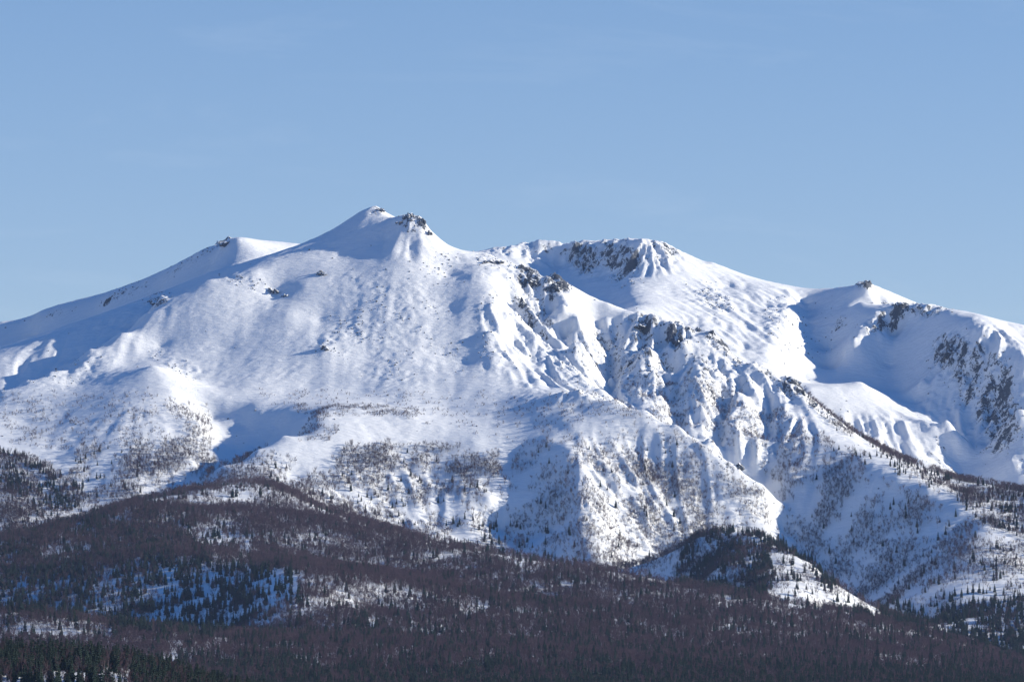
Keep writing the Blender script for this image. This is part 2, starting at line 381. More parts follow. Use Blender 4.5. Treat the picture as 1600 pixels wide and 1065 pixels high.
def terrain_height(x, y):
    z0 = sample(base, x, y)
    e = 12.0
    sx = (sample(base, x + e, y) - sample(base, x - e, y)) / (2 * e)
    sy = (sample(base, x, y + e) - sample(base, x, y - e)) / (2 * e)
    slope = np.hypot(sx, sy)
    u, v = proj(x, y, z0)
    warp = 0.28 * fbm(N3, x, y, 90, 3)
    rock = blobs(ROCK, u, v, y, warp); gul = blobs(GULLY, u, v, y); scrub = blobs(SCRUB, u, v, y, warp)
    g = [nearest(A, x, y, hx[0], hy[0], HS) for A in (RIB1, RIB2, RIB3)]
    low = sstep(7800, 8600, y)
    st = sstep(.15, .55, slope) * low
    rib = lambda q: 1.0 - np.abs(q) * 1.1
    var = 0.75 + 0.6 * fbm(N5, x, y, 160, 2)
    z = z0 + st * gul * var * (4.6 * (rib(g[0]) - .12) + 3.4 * (rib(g[1]) - .12) + 1.5 * (rib(g[2]) - .12))
    z -= st * (.04 + 1.0 * gul) * 2.6 * nearest(CARVE, x, y, hx[0], hy[0], HS)
    z += st * (0.12 + 0.5 * gul) * (0.6 * g[1] + 0.45 * g[2])
    z += low * gul * (2.2 * (ridged(N3, x + 14 * g[1], y + 9 * g[0], 80, 5, .58) - 1.05))
    z += (2.5 - 1.0 * low) * fbm(N1, x, y, 240, 4, .45)
    z += 0.3 * fbm(N2, x * .6 + y * .25, y * .9, 26, 3, .6) * (0.3 + low)      # wind-packed drifts
    rough = np.clip(.30 + 1.1 * gul + 1.4 * rock, 0, 1.5) * low
    patchy = .35 + 1.3 * sstep(-.25, .45, fbm(N4, x, y, 150, 2))
    z += rough * patchy * (.75 * fbm(N5, x, y, 34, 4, .62) + .35 * (ridged(N1, x, y, 22, 3, .6) - .95))
    sx_, sy_ = x * .82 + y * .57, -x * .57 + y * .82
    z += low * patchy * .32 * fbm(N2, sx_ / 3.6, sy_, 11, 3, .6)                                # sastrugi across the slope
    # crags
    cr_ = np.clip(rock, 0, 1)
    rn = ridged(N4, x + 4 * fbm(N2, x, y, 30, 2), y, 36, 4, .62) - 1.05
    z += cr_ ** 1.3 * (3.2 * rn + sstep(.5, .9, cr_) * (2.0 * rn + 2.5 * g[2] + 3.5 * rib(g[1]))) * sstep(8500, 9000, y)
    rock = rock * np.clip(.92 + .10 * g[1] + .14 * g[2], .35, 1.3)
    return z, rock, scrub, slope

xs = np.arange(-1650, 1650.1, 3.4)
ys = np.concatenate([np.arange(4500, 7200, 10.0), np.arange(7200, 8200, 6.5), np.arange(8200, 11130, 2.9)])
X, Y = np.meshgrid(xs, ys)
wedge = np.abs(X) < 0.1051 * Y * 1.13 + 190
Z = np.full_like(X, -30.0); ROCKA = np.zeros_like(X); 
zz, rr, gg, ss = terrain_height(X[wedge], Y[wedge])
Z[wedge] = zz; ROCKA[wedge] = rr; SCRUBA = np.zeros_like(X); SCRUBA[wedge] = gg

# crests and gully floors of the broken ground are crisper than their surroundings
GA = np.zeros_like(X); GA[wedge] = blobs(GULLY, *proj(X[wedge], Y[wedge], Z[wedge]), Y[wedge]); GA = np.maximum(GA, .25)
low_ = np.where(wedge, Z, 0.0); wt_ = wedge.astype(float)
for n_ in (7,):
    bl = box(low_, n_) / np.maximum(box(wt_, n_), 1e-3)
    Z = np.where(wedge, Z + .75 * GA * sstep(8200, 8700, Y) * (Z - bl), Z)
def ground_z(x, y):
    ix = np.clip(((x - xs[0]) / (xs[1] - xs[0])).astype(int), 0, len(xs) - 2); iy = np.clip(np.searchsorted(ys, y) - 1, 0, len(ys) - 2)
    fx = (x - xs[ix]) / (xs[ix + 1] - xs[ix]); fy = (y - ys[iy]) / (ys[iy + 1] - ys[iy])
    return (Z[iy, ix] * (1 - fx) + Z[iy, ix + 1] * fx) * (1 - fy) + (Z[iy + 1, ix] * (1 - fx) + Z[iy + 1, ix + 1] * fx) * fy

def grid_mesh(name, X, Y, Z, mask, attrs, mat, parent=None):
    ny, nx = X.shape
    idx = np.full(X.shape, -1, np.int64); idx[mask] = np.arange(mask.sum())
    f = mask[:-1, :-1] & mask[1:, :-1] & mask[:-1, 1:] & mask[1:, 1:]
    quads = np.stack([idx[:-1, :-1][f], idx[:-1, 1:][f], idx[1:, 1:][f], idx[1:, :-1][f]], 1)
    co = np.stack([X[mask], Y[mask], Z[mask]], 1)
    # apron round the edge, down to the plain
    me = bpy.data.meshes.new(name)
    me.vertices.add(len(co)); me.vertices.foreach_set('co', co.astype(np.float32).ravel())
    me.loops.add(quads.size); me.loops.foreach_set('vertex_index', quads.astype(np.int32).ravel())
    me.polygons.add(len(quads)); me.polygons.foreach_set('loop_start', np.arange(0, quads.size, 4, dtype=np.int32))
    me.polygons.foreach_set('use_smooth', np.ones(len(quads), bool))
    for k, A in attrs.items():
        at_ = me.attributes.new(k, 'FLOAT', 'POINT'); at_.data.foreach_set('value', A[mask].astype(np.float32))
    me.update(); me.validate()
    me.materials.append(mat)
    ob = bpy.data.objects.new(name, me); C.objects.link(ob); ob['kind'] = 'structure'
    return ob

# ------------------------------------------------------------------ materials
def new_mat(name):
    m = bpy.data.materials.new(name); m.use_nodes = True; t = m.node_tree
    return m, t, t.nodes['Principled BSDF']
def nd(t, kind, **kw):
    n = t.nodes.new(kind)
    for k, v in kw.items(): setattr(n, k, v)
    return n
def snow_material():
    m, t, b = new_mat('snow_and_rock')
    geo = nd(t, 'ShaderNodeNewGeometry'); L = t.links.new
    at_ = nd(t, 'ShaderNodeAttribute', attribute_name='rock')
    def noise(scale, detail, rough=.6, vec=None):
        n = nd(t, 'ShaderNodeTexNoise'); n.inputs['Scale'].default_value = scale; n.inputs['Detail'].default_value = detail
        n.inputs['Roughness'].default_value = rough; L(vec or geo.outputs['Position'], n.inputs['Vector']); return n.outputs['Fac']
    def math_(op, a, b2=None, c=None, clamp=False):
        n = nd(t, 'ShaderNodeMath', operation=op, use_clamp=clamp)
        for i, q in enumerate((a, b2, c)):
            if q is None: continue
            if isinstance(q, (int, float)): n.inputs[i].default_value = q
            else: L(q, n.inputs[i])
        return n.outputs[0]
    sep = nd(t, 'ShaderNodeSeparateXYZ'); L(geo.outputs['Normal'], sep.inputs[0])
    steep = math_('SUBTRACT', 1.0, sep.outputs['Z'])
    cm_ = nd(t, 'ShaderNodeMapping'); L(geo.outputs['Position'], cm_.inputs[0]); cm_.inputs['Scale'].default_value = (1.0, 1.0, .32)   # cracks and chutes run down the walls
    n1 = noise(0.10, 7, .72, cm_.outputs[0]); n2 = noise(0.33, 4, .7)
    # rock shows where the ground is craggy and too steep to hold snow
    s = math_('MULTIPLY', at_.outputs['Fac'], math_('MULTIPLY_ADD', steep, 0.8, 0.7))
    s = math_('ADD', s, math_('MULTIPLY_ADD', n1, 2.3, -1.15))
    s = math_('ADD', s, math_('MULTIPLY_ADD', n2, 0.9, -0.45))
    s = math_('MULTIPLY', s, math_('MULTIPLY', at_.outputs['Fac'], 6.0, None, True))
    mr = nd(t, 'ShaderNodeMapRange', interpolation_type='SMOOTHSTEP'); L(s, mr.inputs['Value'])
    mr.inputs['From Min'].default_value = 0.68; mr.inputs['From Max'].default_value = 0.84
    sa = nd(t, 'ShaderNodeAttribute', attribute_name='scrub')                      # low scrub and stones poking through
    k = math_('ADD', math_('MULTIPLY_ADD', noise(.5, 3, .65), 1.0, -.5), math_('MULTIPLY_ADD', noise(.035, 3, .6), .8, -.40))
    k = math_('ADD', k, math_('MULTIPLY_ADD', sa.outputs['Fac'], .42, -.52))
    km = nd(t, 'ShaderNodeMapRange', interpolation_type='SMOOTHSTEP'); L(k, km.inputs['Value'])
    km.inputs['From Min'].default_value = -.06; km.inputs['From Max'].default_value = .06; km.inputs['To Max'].default_value = .85
    rc = nd(t, 'ShaderNodeMix', data_type='RGBA'); L(n2, rc.inputs['Factor'])
    rc.inputs[6].default_value = (.036, .043, .056, 1); rc.inputs[7].default_value = (.115, .125, .145, 1)
    mx = nd(t, 'ShaderNodeMix', data_type='RGBA'); L(mr.outputs[0], mx.inputs['Factor'])
    ms = nd(t, 'ShaderNodeMix', data_type='RGBA'); L(km.outputs[0], ms.inputs['Factor'])
    ms.inputs[6].default_value = (.80, .81, .825, 1); ms.inputs[7].default_value = (.10, .082, .08, 1)
    L(ms.outputs[2], mx.inputs[6]); L(rc.outputs[2], mx.inputs[7])
    L(mx.outputs[2], b.inputs['Base Color'])
    b.inputs['Roughness'].default_value = .75; b.inputs['Specular IOR Level'].default_value = .15
    # crust and sastrugi
    mp = nd(t, 'ShaderNodeMapping'); L(geo.outputs['Position'], mp.inputs[0])
    mp.inputs['Rotation'].default_value = (0, 0, R(25)); mp.inputs['Scale'].default_value = (.35, 1.0, 1.0)
    hgt = math_('MULTIPLY_ADD', noise(.12, 6, .68, mp.outputs[0]), 3.0, math_('MULTIPLY', mr.outputs[0], 1.5))
    bp = nd(t, 'ShaderNodeBump'); bp.inputs['Strength'].default_value = .8; bp.inputs['Distance'].default_value = 1.0
    L(hgt, bp.inputs['Height']); L(bp.outputs[0], b.inputs['Normal'])
    return m
M_snow = snow_material()
er = np.zeros_like(wedge); er[1:-1, 1:-1] = wedge[1:-1, 1:-1] & wedge[:-2, 1:-1] & wedge[2:, 1:-1] & wedge[1:-1, :-2] & wedge[1:-1, 2:]
Z[wedge & ~er] = -16.0                                # the sheet's cut edge drops to the plain
mountain = grid_mesh('mountain', X, Y, Z, wedge, {'rock': ROCKA, 'scrub': SCRUBA}, M_snow)

# the plain that everything rises from
def plain_mat():
    m, t, b = new_mat('plain_snow')
    geo = nd(t, 'ShaderNodeNewGeometry'); n = nd(t, 'ShaderNodeTexNoise'); n.inputs['Scale'].default_value = .004; n.inputs['Detail'].default_value = 8
    t.links.new(geo.outputs['Position'], n.inputs['Vector'])
    r = nd(t, 'ShaderNodeValToRGB'); t.links.new(n.outputs['Fac'], r.inputs[0])
    r.color_ramp.elements[0].position = .42; r.color_ramp.elements[0].color = (.10, .08, .08, 1)
    r.color_ramp.elements[1].position = .6; r.color_ramp.elements[1].color = (.85, .86, .87, 1)
    t.links.new(r.outputs[0], b.inputs['Base Color']); b.inputs['Roughness'].default_value = .85
    return m
def sheet(name, xs, ys, zf, mat):
    X_, Y_ = np.meshgrid(xs, ys)
    return grid_mesh(name, X_, Y_, zf(X_, Y_), np.ones(X_.shape, bool), {'rock': np.zeros(X_.shape)}, mat)
plain = sheet('ground', np.linspace(-6500, 6500, 66), np.linspace(-2000, 12600, 74),
              lambda x, y: -12 - 6e-9 * (x * x + y * y) + 0 * x, plain_mat())
# skirt of the mountain sheet, falling from its cut edge to the plain
# wooded rise close by at the lower left
_nu = np.array([-400, -100, 0, 100, 200, 260, 330, 450, 700]); _nv = np.array([1050, 1031, 1034, 1037, 1044, 1060, 1082, 1108, 1150])
def near_z(x, y):
    zc = np.interp(x / 3000 * F_PX + 800, _nu, (1150 - _nv) / F_PX * 3000)
    return np.maximum(zc - .00045 * (y - 3000) ** 2 + 1.2 * fbm(N1, x, y, 120, 3) + .0, -14)
near = sheet('near_hill', np.arange(-800, 300, 6.0), np.arange(2500, 3500, 6.0), near_z, M_snow)

# ------------------------------------------------------------------ which ground the camera can see
_uc = np.arange(-60, 1662, 4.0); _yc = np.arange(4500, 11100, 12.0)
UC, YC = np.meshgrid(_uc, _yc)
XC = (UC - 800) / F_PX * YC * 1.0
ZC = nearest(base, XC, YC, gx[0], gy[0], GS)
for _ in range(2):
    XC = (UC - 800) / F_PX * (YC * cp + ZC * sp)
    ZC = nearest(base, XC, YC, gx[0], gy[0], GS)
_, VC = proj(XC, YC, ZC)
VMIN = np.minimum.accumulate(VC, 0)
def seen(u, v_top, y):
    iu = np.clip(((u + 60) / 4).astype(int), 0, len(_uc) - 1); iy = np.clip(((y - 4500) / 12).astype(int) - 3, 0, len(_yc) - 1)
    return (v_top < VMIN[iy, iu] + 1.0) & (u > -60) & (u < 1660) & (v_top < 1080)

# ------------------------------------------------------------------ where trees grow: outline in the photo, then birch, conifer, shrub density (0..1)
WOODS = '''
.75 .06 0 : -100,850 0,848 130,813 240,778 300,775 430,775 560,815 700,858 900,892 1060,917 1220,947 1320,960 1480,1003 1700,1050 1700,1130 -100,1130
.6 .28 0 : -100,850 0,848 130,813 225,780 300,800 330,880 250,895 -100,895
.36 .04 0 : 225,775 300,766 420,757 560,812 600,832 480,802 300,790
.03 .30 .2 : 262,770 300,750 350,742 402,745 400,766 330,768
.24 .05 0 : 268,822 360,826 397,850 392,872 330,868 300,845
.5 .03 0 : 420,832 545,835 540,850 440,850
.34 .32 0 : -100,900 120,888 250,880 320,878 440,890 470,902 470,935 420,965 330,1008 250,995 60,970 -100,962
.16 .24 0 : 250,884 320,880 440,892 470,902 468,935 420,962 330,1004 250,990
.04 .05 0 : 425,893 468,902 466,925 430,945 400,925
.75 .10 0 : 480,965 800,940 1100,960 1600,1035 1600,1130 250,1130 330,1020
.68 .24 0 : 250,1035 700,1045 1600,1050 1600,1130 250,1130
.36 .01 0 : 515,718 560,695 640,697 700,700 770,712 786,740 760,762 700,748 600,742 540,742
.15 .055 0 : 540,742 600,742 760,760 782,745 740,805 705,850 600,826 560,790
.28 .05 0 : 432,765 520,732 545,745 562,795 600,828 520,800
.16 .08 .05 : 285,757 420,702 460,720 440,765 350,760
0 0 .55 : 430,627 560,632 655,638 674,664 640,652 560,645 500,655
0 0 .4 : 480,652 530,668 505,690 465,684
0 0 .05 : 400,605 800,615 830,640 800,690 740,680 660,640 420,630
.02 0 .10 : 0,615 245,612 262,690 130,700 60,700 0,690
.20 .03 0 : 125,700 262,690 250,760 195,790 135,800 100,760
.42 0 0 : 255,690 300,692 342,726 282,757 228,762
.16 0 .1 : 262,620 325,640 338,720 300,692 258,690
.45 .42 0 : -60,695 40,710 132,768 135,800 95,805 -60,740
.38 .14 0 : -60,740 95,805 100,820 0,846 -60,846
.05 .0 .10 : 800,640 900,615 960,628 1060,668 1000,700 860,690
.20 .012 0 : 820,690 860,690 1000,700 1060,680 1205,780 1197,830 1060,905 930,896 800,880 700,855 790,760
.34 .01 0 : 1000,725 1100,720 1198,775 1200,830 1090,835 1060,860 1000,800
.14 .04 0 : 705,856 790,765 900,830 905,893 800,876
.18 0 .1 : 955,600 1110,600 1165,700 1110,690 1030,652
.12 0 .05 : 1110,600 1260,660 1300,690 1300,760 1240,790 1200,750
.23 .015 0 : 1215,745 1300,692 1400,758 1532,826 1500,872 1390,948 1330,962 1225,832
.5 .02 0 : 1450,880 1535,826 1522,852 1392,948 1370,950
.55 .08 0 : 1250,603 1275,620 1335,666 1400,705 1480,737 1600,761 1700,780 1700,792 1600,773 1480,750 1400,720 1330,681 1265,638
.06 .06 0 : 1300,692 1400,715 1480,745 1500,792 1400,745
.5 .16 0 : 1440,745 1480,747 1600,772 1700,800 1700,870 1600,850 1540,825 1500,790
.2 .05 0 : 1540,833 1600,852 1700,870 1700,945 1410,947 1480,892
.22 .34 0 : 1325,962 1410,945 1700,930 1700,1060 1480,1003
.62 .5 0 : 1058,862 1092,834 1130,826 1207,838 1198,936 1140,932 1058,917
.24 .05 0 : 1207,838 1270,880 1326,957 1198,938
.1 .3 0 : 1130,824 1207,836 1272,878 1315,920 1300,920 1205,848 1130,834
.0 .0 .08 : 1420,700 1490,690 1492,735 1440,735
'''
def woods(u, v):
    o = np.zeros((3, len(u)))
    for ln in WOODS.strip().splitlines():
        h, t = ln.split(':'); val = [float(q) for q in h.split()]; P = parse(t)
        bb = (u > P[:, 0].min()) & (u < P[:, 0].max()) & (v > P[:, 1].min()) & (v < P[:, 1].max())
        k = np.nonzero(bb)[0]; uu, vv = u[k], v[k]; ins = np.zeros(len(k), bool); n = len(P)
        for i in range(n):
            x1, y1 = P[i]; x2, y2 = P[(i + 1) % n]
            if y1 == y2: continue
            ins ^= ((y1 > vv) != (y2 > vv)) & (uu < (x2 - x1) * (vv - y1) / (y2 - y1) + x1)
        o[:, k[ins]] = np.array(val)[:, None]
    return o
rng = np.random.RandomState(5)
SP = 4.2
cxs, cys = np.meshgrid(np.arange(-1250, 1250, SP), np.arange(4700, 9450, SP))
cxs = (cxs + rng.uniform(-.5, .5, cxs.shape) * SP).ravel(); cys = (cys + rng.uniform(-.5, .5, cys.shape) * SP).ravel()
k = np.abs(cxs) < .1051 * cys + 60; cxs, cys = cxs[k], cys[k]
zq = nearest(base, cxs, cys, gx[0], gy[0], GS)
u, v = proj(cxs, cys, zq)
_, vt = proj(cxs, cys, zq + 17)
k = seen(u, vt, cys); cxs, cys, u, v = cxs[k], cys[k], u[k], v[k]
ju = 9 * fbm(N3, cxs, cys, 45, 3); jv = 7 * fbm(N4, cxs, cys, 45, 3)
W = woods(u + ju, v + jv)
clump = fbm(N2, cxs, cys, 70, 3); clump2 = fbm(N5, cxs, cys, 38, 3); band = fbm(N1, cxs * .35, cys, 130, 3)
ribv = nearest(RIB1, cxs, cys, hx[0], hy[0], HS) * (cys > 8350)
fore = np.clip((v - 870) / 60, 0, 1)
W[0] = np.where((cys > 8300) & (W[0] < .45), W[0] * 1.7, W[0])
pb = W[0] * np.clip(1 + 1.3 * clump + .5 * ribv * (W[0] < .4) - .55 * np.clip(band - .1, 0, 1) * fore, 0, 2.2)
pc = W[1] * np.clip(.9 + 2.4 * clump2, 0, 3.0)
ps = W[2] * np.clip(.6 + 2.2 * clump2, 0, 3)
r = rng.rand(len(u))
kind = np.where(r < pc * .5, 2, np.where(r < pc * .5 + pb * .74, 1, np.where(r < pc * .5 + pb * .74 + ps * 2.2, 3, 0)))
k = kind > 0; tx, ty, tk, tu, tv, tw = cxs[k], cys[k], kind[k], u[k], v[k], W[:, k]
tz = ground_z(tx, ty)

# ------------------------------------------------------------------ tree shapes
def bark_mat(name, c0, c1, rough=.9):
    m, t, b = new_mat(name)
    oi = nd(t, 'ShaderNodeObjectInfo'); geo = nd(t, 'ShaderNodeNewGeometry')
    n = nd(t, 'ShaderNodeTexNoise'); n.inputs['Scale'].default_value = 1.3; n.inputs['Detail'].default_value = 3
    t.links.new(geo.outputs['Position'], n.inputs['Vector'])
    ad = nd(t, 'ShaderNodeMath', operation='MULTIPLY_ADD'); ad.inputs[1].default_value = .5
    t.links.new(n.outputs['Fac'], ad.inputs[0])
    hf = nd(t, 'ShaderNodeMath', operation='MULTIPLY'); hf.inputs[1].default_value = .55; t.links.new(oi.outputs['Random'], hf.inputs[0])
    t.links.new(hf.outputs[0], ad.inputs[2])
    mx = nd(t, 'ShaderNodeMix', data_type='RGBA'); t.links.new(ad.outputs[0], mx.inputs['Factor'])
    mx.inputs[6].default_value = (*c0, 1); mx.inputs[7].default_value = (*c1, 1)
    t.links.new(mx.outputs[2], b.inputs['Base Color']); b.inputs['Roughness'].default_value = rough; b.inputs['Specular IOR Level'].default_value = .1
    return m
M_twig = bark_mat('bare_twigs', (.040, .025, .035), (.125, .084, .094))
M_bark = bark_mat('birch_bark', (.14, .12, .115), (.33, .30, .29))
M_needle = bark_mat('fir_needles', (.011, .020, .018), (.026, .042, .032))
M_trunk = bark_mat('fir_bark', (.05, .038, .03), (.10, .075, .06))

class Tri:
    def __init__(s): s.v, s.f = [], []
    def cone(s, p, q, r0, r1, n=4):
        p, q = Vector(p), Vector(q); d = (q - p).normalized(); a = d.orthogonal().normalized(); b = d.cross(a); o = len(s.v)
        for c, r in ((p, r0), (q, r1)):
            for i in range(n):
                t = 2 * math.pi * i / n; s.v.append(c + a * math.cos(t) * r + b * math.sin(t) * r)
        for i in range(n): s.f.append((o + i, o + (i + 1) % n, o + n + (i + 1) % n, o + n + i))
    def blade(s, p, q, w, rnd):
        p, q = Vector(p), Vector(q); d = (q - p); a = d.cross(Vector((rnd.uniform(-1, 1), rnd.uniform(-1, 1), rnd.uniform(-1, 1))))
        if a.length < 1e-5: return
        a = a.normalized() * w; o = len(s.v); s.v += [p - a, p + a, q]; s.f.append((o, o + 1, o + 2))
    def mesh(s, name, mat):
        me = bpy.data.meshes.new(name); me.from_pydata([tuple(c) for c in s.v], [], s.f); me.materials.append(mat); me.update(); return me

def birch_shape(seed, H=12.0, n_limb=8, n_sub=6, n_twig=6):
    rnd = random.Random(seed); tr, cr_ = Tri(), Tri()
    lean = Vector((rnd.uniform(-.08, .08), rnd.uniform(-.08, .08), 1))
    p = Vector((0, 0, -.4)); path = [p]; 
    for k in range(4):
        p = p + Vector((lean.x + rnd.uniform(-.07, .07), lean.y + rnd.uniform(-.07, .07), 1)) * (H * .75 / 4); path.append(p)
    for k in range(4): tr.cone(path[k], path[k + 1], .17 * (1 - k * .22), .17 * (1 - (k + 1) * .22), 5)
    for i in range(n_limb):
        t = rnd.uniform(.32, .98); k = min(3, int(t * 4)); o = path[k].lerp(path[k + 1], t * 4 - k)
        a = i * 2.4 + rnd.uniform(-.5, .5); up = rnd.uniform(.9, 1.7)
        d = Vector((math.cos(a), math.sin(a), up)).normalized(); L = H * rnd.uniform(.26, .40) * (1.15 - .4 * t)
        mid = o + d * L * .55; end = mid + (d + Vector((0, 0, .35))).normalized() * L * .5
        cr_.cone(o, mid, .075, .05, 3); cr_.cone(mid, end, .05, .018, 3)
        for j in range(n_sub):
            s_ = rnd.uniform(.25, 1.0); q = o.lerp(mid, s_ / .55) if s_ < .55 else mid.lerp(end, (s_ - .55) / .45)
            dd = (d + Vector((rnd.uniform(-1, 1), rnd.uniform(-1, 1), rnd.uniform(-.2, .9)))).normalized(); l = L * rnd.uniform(.3, .55)
            e = q + dd * l; cr_.blade(q, e, .08, rnd)
            for m in range(n_twig):
                f = q.lerp(e, rnd.uniform(.15, 1)); g = (dd + Vector((rnd.uniform(-1, 1), rnd.uniform(-1, 1), rnd.uniform(-.3, .9)))).normalized()
                cr_.blade(f, f + g * l * rnd.uniform(.35, .75), .055, rnd)
    return tr, cr_
def fir_shape(seed, H=15.0, layers=13):
    rnd = random.Random(seed); tr, cr_ = Tri(), Tri()
    tr.cone((0, 0, -.5), (0, 0, H * .55), .24, .12, 6); tr.cone((0, 0, H * .55), (0, 0, H * .97), .12, .03, 5)
    wide = rnd.uniform(.17, .23) * H
    for l in range(layers):
        t = (l + rnd.uniform(-.2, .2)) / layers; z = H * (.10 + .88 * max(t, 0)); rad = wide * (1 - max(t, 0)) ** .78 * rnd.uniform(.78, 1.15) + .18
        n = 9 if l < layers * .6 else 6
        for i in range(n):
            a = 6.2832 * i / n + rnd.uniform(-.35, .35) + l; rr = rad * rnd.uniform(.6, 1.15); dz = -rr * rnd.uniform(.18, .5)
            c, s_ = math.cos(a), math.sin(a); w = rr * .42
            o = len(cr_.v); mx, my = c * rr * .55, s_ * rr * .55
            cr_.v += [Vector((0, 0, z + .35)), Vector((mx - s_ * w, my + c * w, z + dz * .35 - .15)), Vector((c * rr, s_ * rr, z + dz)), Vector((mx + s_ * w, my - c * w, z + dz * .35 - .15)), Vector((mx * 1.2, my * 1.2, z + dz * .3 + .35)), Vector((mx, my, z + dz - .45))]
            cr_.f += [(o, o + 1, o + 4), (o + 1, o + 2, o + 4), (o + 2, o + 3, o + 4), (o + 3, o, o + 4), (o, o + 2, o + 5)]
    cr_.blade((-.05, 0, H * .9), (0, 0, H), .12, rnd); cr_.blade((0, .05, H * .9), (0, 0, H), .12, rnd)
    return tr, cr_
def shrub_shape(seed, H=3.0):
    rnd = random.Random(seed); cr_ = Tri()
    for i in range(9):
        a = rnd.uniform(0, 6.28); r_ = rnd.uniform(.3, 1.5); o = Vector((math.cos(a) * r_ * .3, math.sin(a) * r_ * .3, -.2))
        e = Vector((math.cos(a) * r_, math.sin(a) * r_, H * rnd.uniform(.5, 1))); cr_.blade(o, e, .07, rnd)
        for m in range(9):
            f = o.lerp(e, rnd.uniform(.3, 1)); g = Vector((rnd.uniform(-1, 1), rnd.uniform(-1, 1), rnd.uniform(-.2, 1)))
            cr_.blade(f, f + g * rnd.uniform(.4, .9), .045, rnd)
    return cr_
def merged(name, pairs):
    me = bpy.data.meshes.new(name); V_, F_, mi = [], [], []
    for k, (t, m) in enumerate(pairs):
        o = len(V_); V_ += [tuple(c) for c in t.v]; F_ += [tuple(i + o for i in f) for f in t.f]; mi += [k] * len(t.f); me.materials.append(m)
    me.from_pydata(V_, [], F_); me.polygons.foreach_set('material_index', mi); me.update(); return me
BIR = [birch_shape(100 + q) for q in range(5)]; FIR = [fir_shape(200 + q) for q in range(5)]; SHR = [shrub_shape(300 + q) for q in range(4)]

def tag(o, label, cat=None, group=None, kind=None):
    o['label'] = label
    if cat: o['category'] = cat
    if group: o['group'] = group
    if kind: o['kind'] = kind
    return o
def scatter(name, protos, P, rot, scl, pick):
    """one stuff object: instances of the given shapes on points"""
    me = bpy.data.meshes.new(name); me.vertices.add(len(P)); me.vertices.foreach_set('co', P.astype(np.float32).ravel())
    for nm, A in (('turn', rot), ('size', scl), ('pick', pick)):
        q = me.attributes.new(nm, 'FLOAT', 'POINT'); q.data.foreach_set('value', A.astype(np.float32))
    ob = bpy.data.objects.new(name, me); C.objects.link(ob)
    g = bpy.data.node_groups.new(name + '_scatter', 'GeometryNodeTree')
    g.interface.new_socket('Geometry', in_out='INPUT', socket_type='NodeSocketGeometry'); g.interface.new_socket('Geometry', in_out='OUTPUT', socket_type='NodeSocketGeometry')
    gi = g.nodes.new('NodeGroupInput'); go = g.nodes.new('NodeGroupOutput'); jn = g.nodes.new('GeometryNodeJoinGeometry'); L = g.links.new
    def attr(nm):
        n = g.nodes.new('GeometryNodeInputNamedAttribute'); n.data_type = 'FLOAT'; n.inputs[0].default_value = nm; return n.outputs[0]
    tu_, si_, pk_ = attr('turn'), attr('size'), attr('pick')
    cx = g.nodes.new('ShaderNodeCombineXYZ'); L(tu_, cx.inputs[2])
    for k, pm in enumerate(protos):
        po = bpy.data.objects.new(name + '_shape', pm)
        oi = g.nodes.new('GeometryNodeObjectInfo'); oi.inputs[0].default_value = po
        cm = g.nodes.new('FunctionNodeCompare'); cm.data_type = 'FLOAT'; cm.operation = 'EQUAL'; L(pk_, cm.inputs[0]); cm.inputs[1].default_value = float(k); cm.inputs['Epsilon'].default_value = .1
        ip = g.nodes.new('GeometryNodeInstanceOnPoints'); L(gi.outputs[0], ip.inputs['Points']); L(cm.outputs[0], ip.inputs['Selection'])
        L(oi.outputs['Geometry'], ip.inputs['Instance']); L(cx.outputs[0], ip.inputs['Rotation']); L(si_, ip.inputs['Scale'])
        L(ip.outputs[0], jn.inputs[0])
    L(jn.outputs[0], go.inputs[0])
    md = ob.modifiers.new('scatter', 'NODES'); md.node_group = g
    return ob
def tree_thing(name, tm, cm, loc, rz, s):
    e = bpy.data.objects.new(name, None); C.objects.link(e); e.location = loc; e.rotation_euler = (0, 0, rz); e.scale = (s, s, s); e.empty_display_size = .5
    for nm, me in (('trunk', tm), ('crown', cm)):
        o = bpy.data.objects.new(nm, me); C.objects.link(o); o.parent = e
    return e

# sizes: smaller towards the tree line
sz = rng.uniform(.58, 1.25, len(tx)) * np.where(tk == 1, np.interp(tz, [120, 300, 480, 620], [1.0, 1.1, 1.15, .8]), np.where(tk == 2, np.interp(tz, [60, 200, 300, 450, 560], [1.15, 1.1, 1.0, .85, .6]), rng.uniform(.8, 2.0, len(tx))))
sm = (tk == 2) & (tu > 250) & (tu < 410) & (tv < 772); sz[sm] *= .55
# the wooded rise close by
nx_ = np.arange(-520, 40, 5.2); ny_ = np.arange(2800, 3160, 5.2); nx_, ny_ = np.meshgrid(nx_, ny_)
nx_ = (nx_ + rng.uniform(-2.4, 2.4, nx_.shape)).ravel(); ny_ = (ny_ + rng.uniform(-2.4, 2.4, ny_.shape)).ravel()
nz_ = near_z(nx_, ny_); nu_, nv_ = proj(nx_, ny_, nz_)
cl = fbm(N5, nx_, ny_, 40, 2); q = rng.rand(len(nx_))
glade = ((nu_ - 140) / 100) ** 2 + ((nv_ - 1056) / 9) ** 2 < 1
nk = np.where(q < .5 + .25 * cl, 2, np.where(q < .8, 1, 0)); nk[glade & (rng.rand(len(nx_)) < .7)] = 0
nk[(nz_ < 8) | (nu_ < -40)] = 0
k = nk > 0
tx = np.r_[tx, nx_[k]]; ty = np.r_[ty, ny_[k]]; tz = np.r_[tz, nz_[k]]; tk = np.r_[tk, nk[k]]; tu = np.r_[tu, nu_[k]]; tv = np.r_[tv, nv_[k]]
sz = np.r_[sz, rng.uniform(.7, 1.15, k.sum())]
rot = rng.uniform(0, 6.28, len(tx)); pick = rng.randint(0, 5, len(tx))

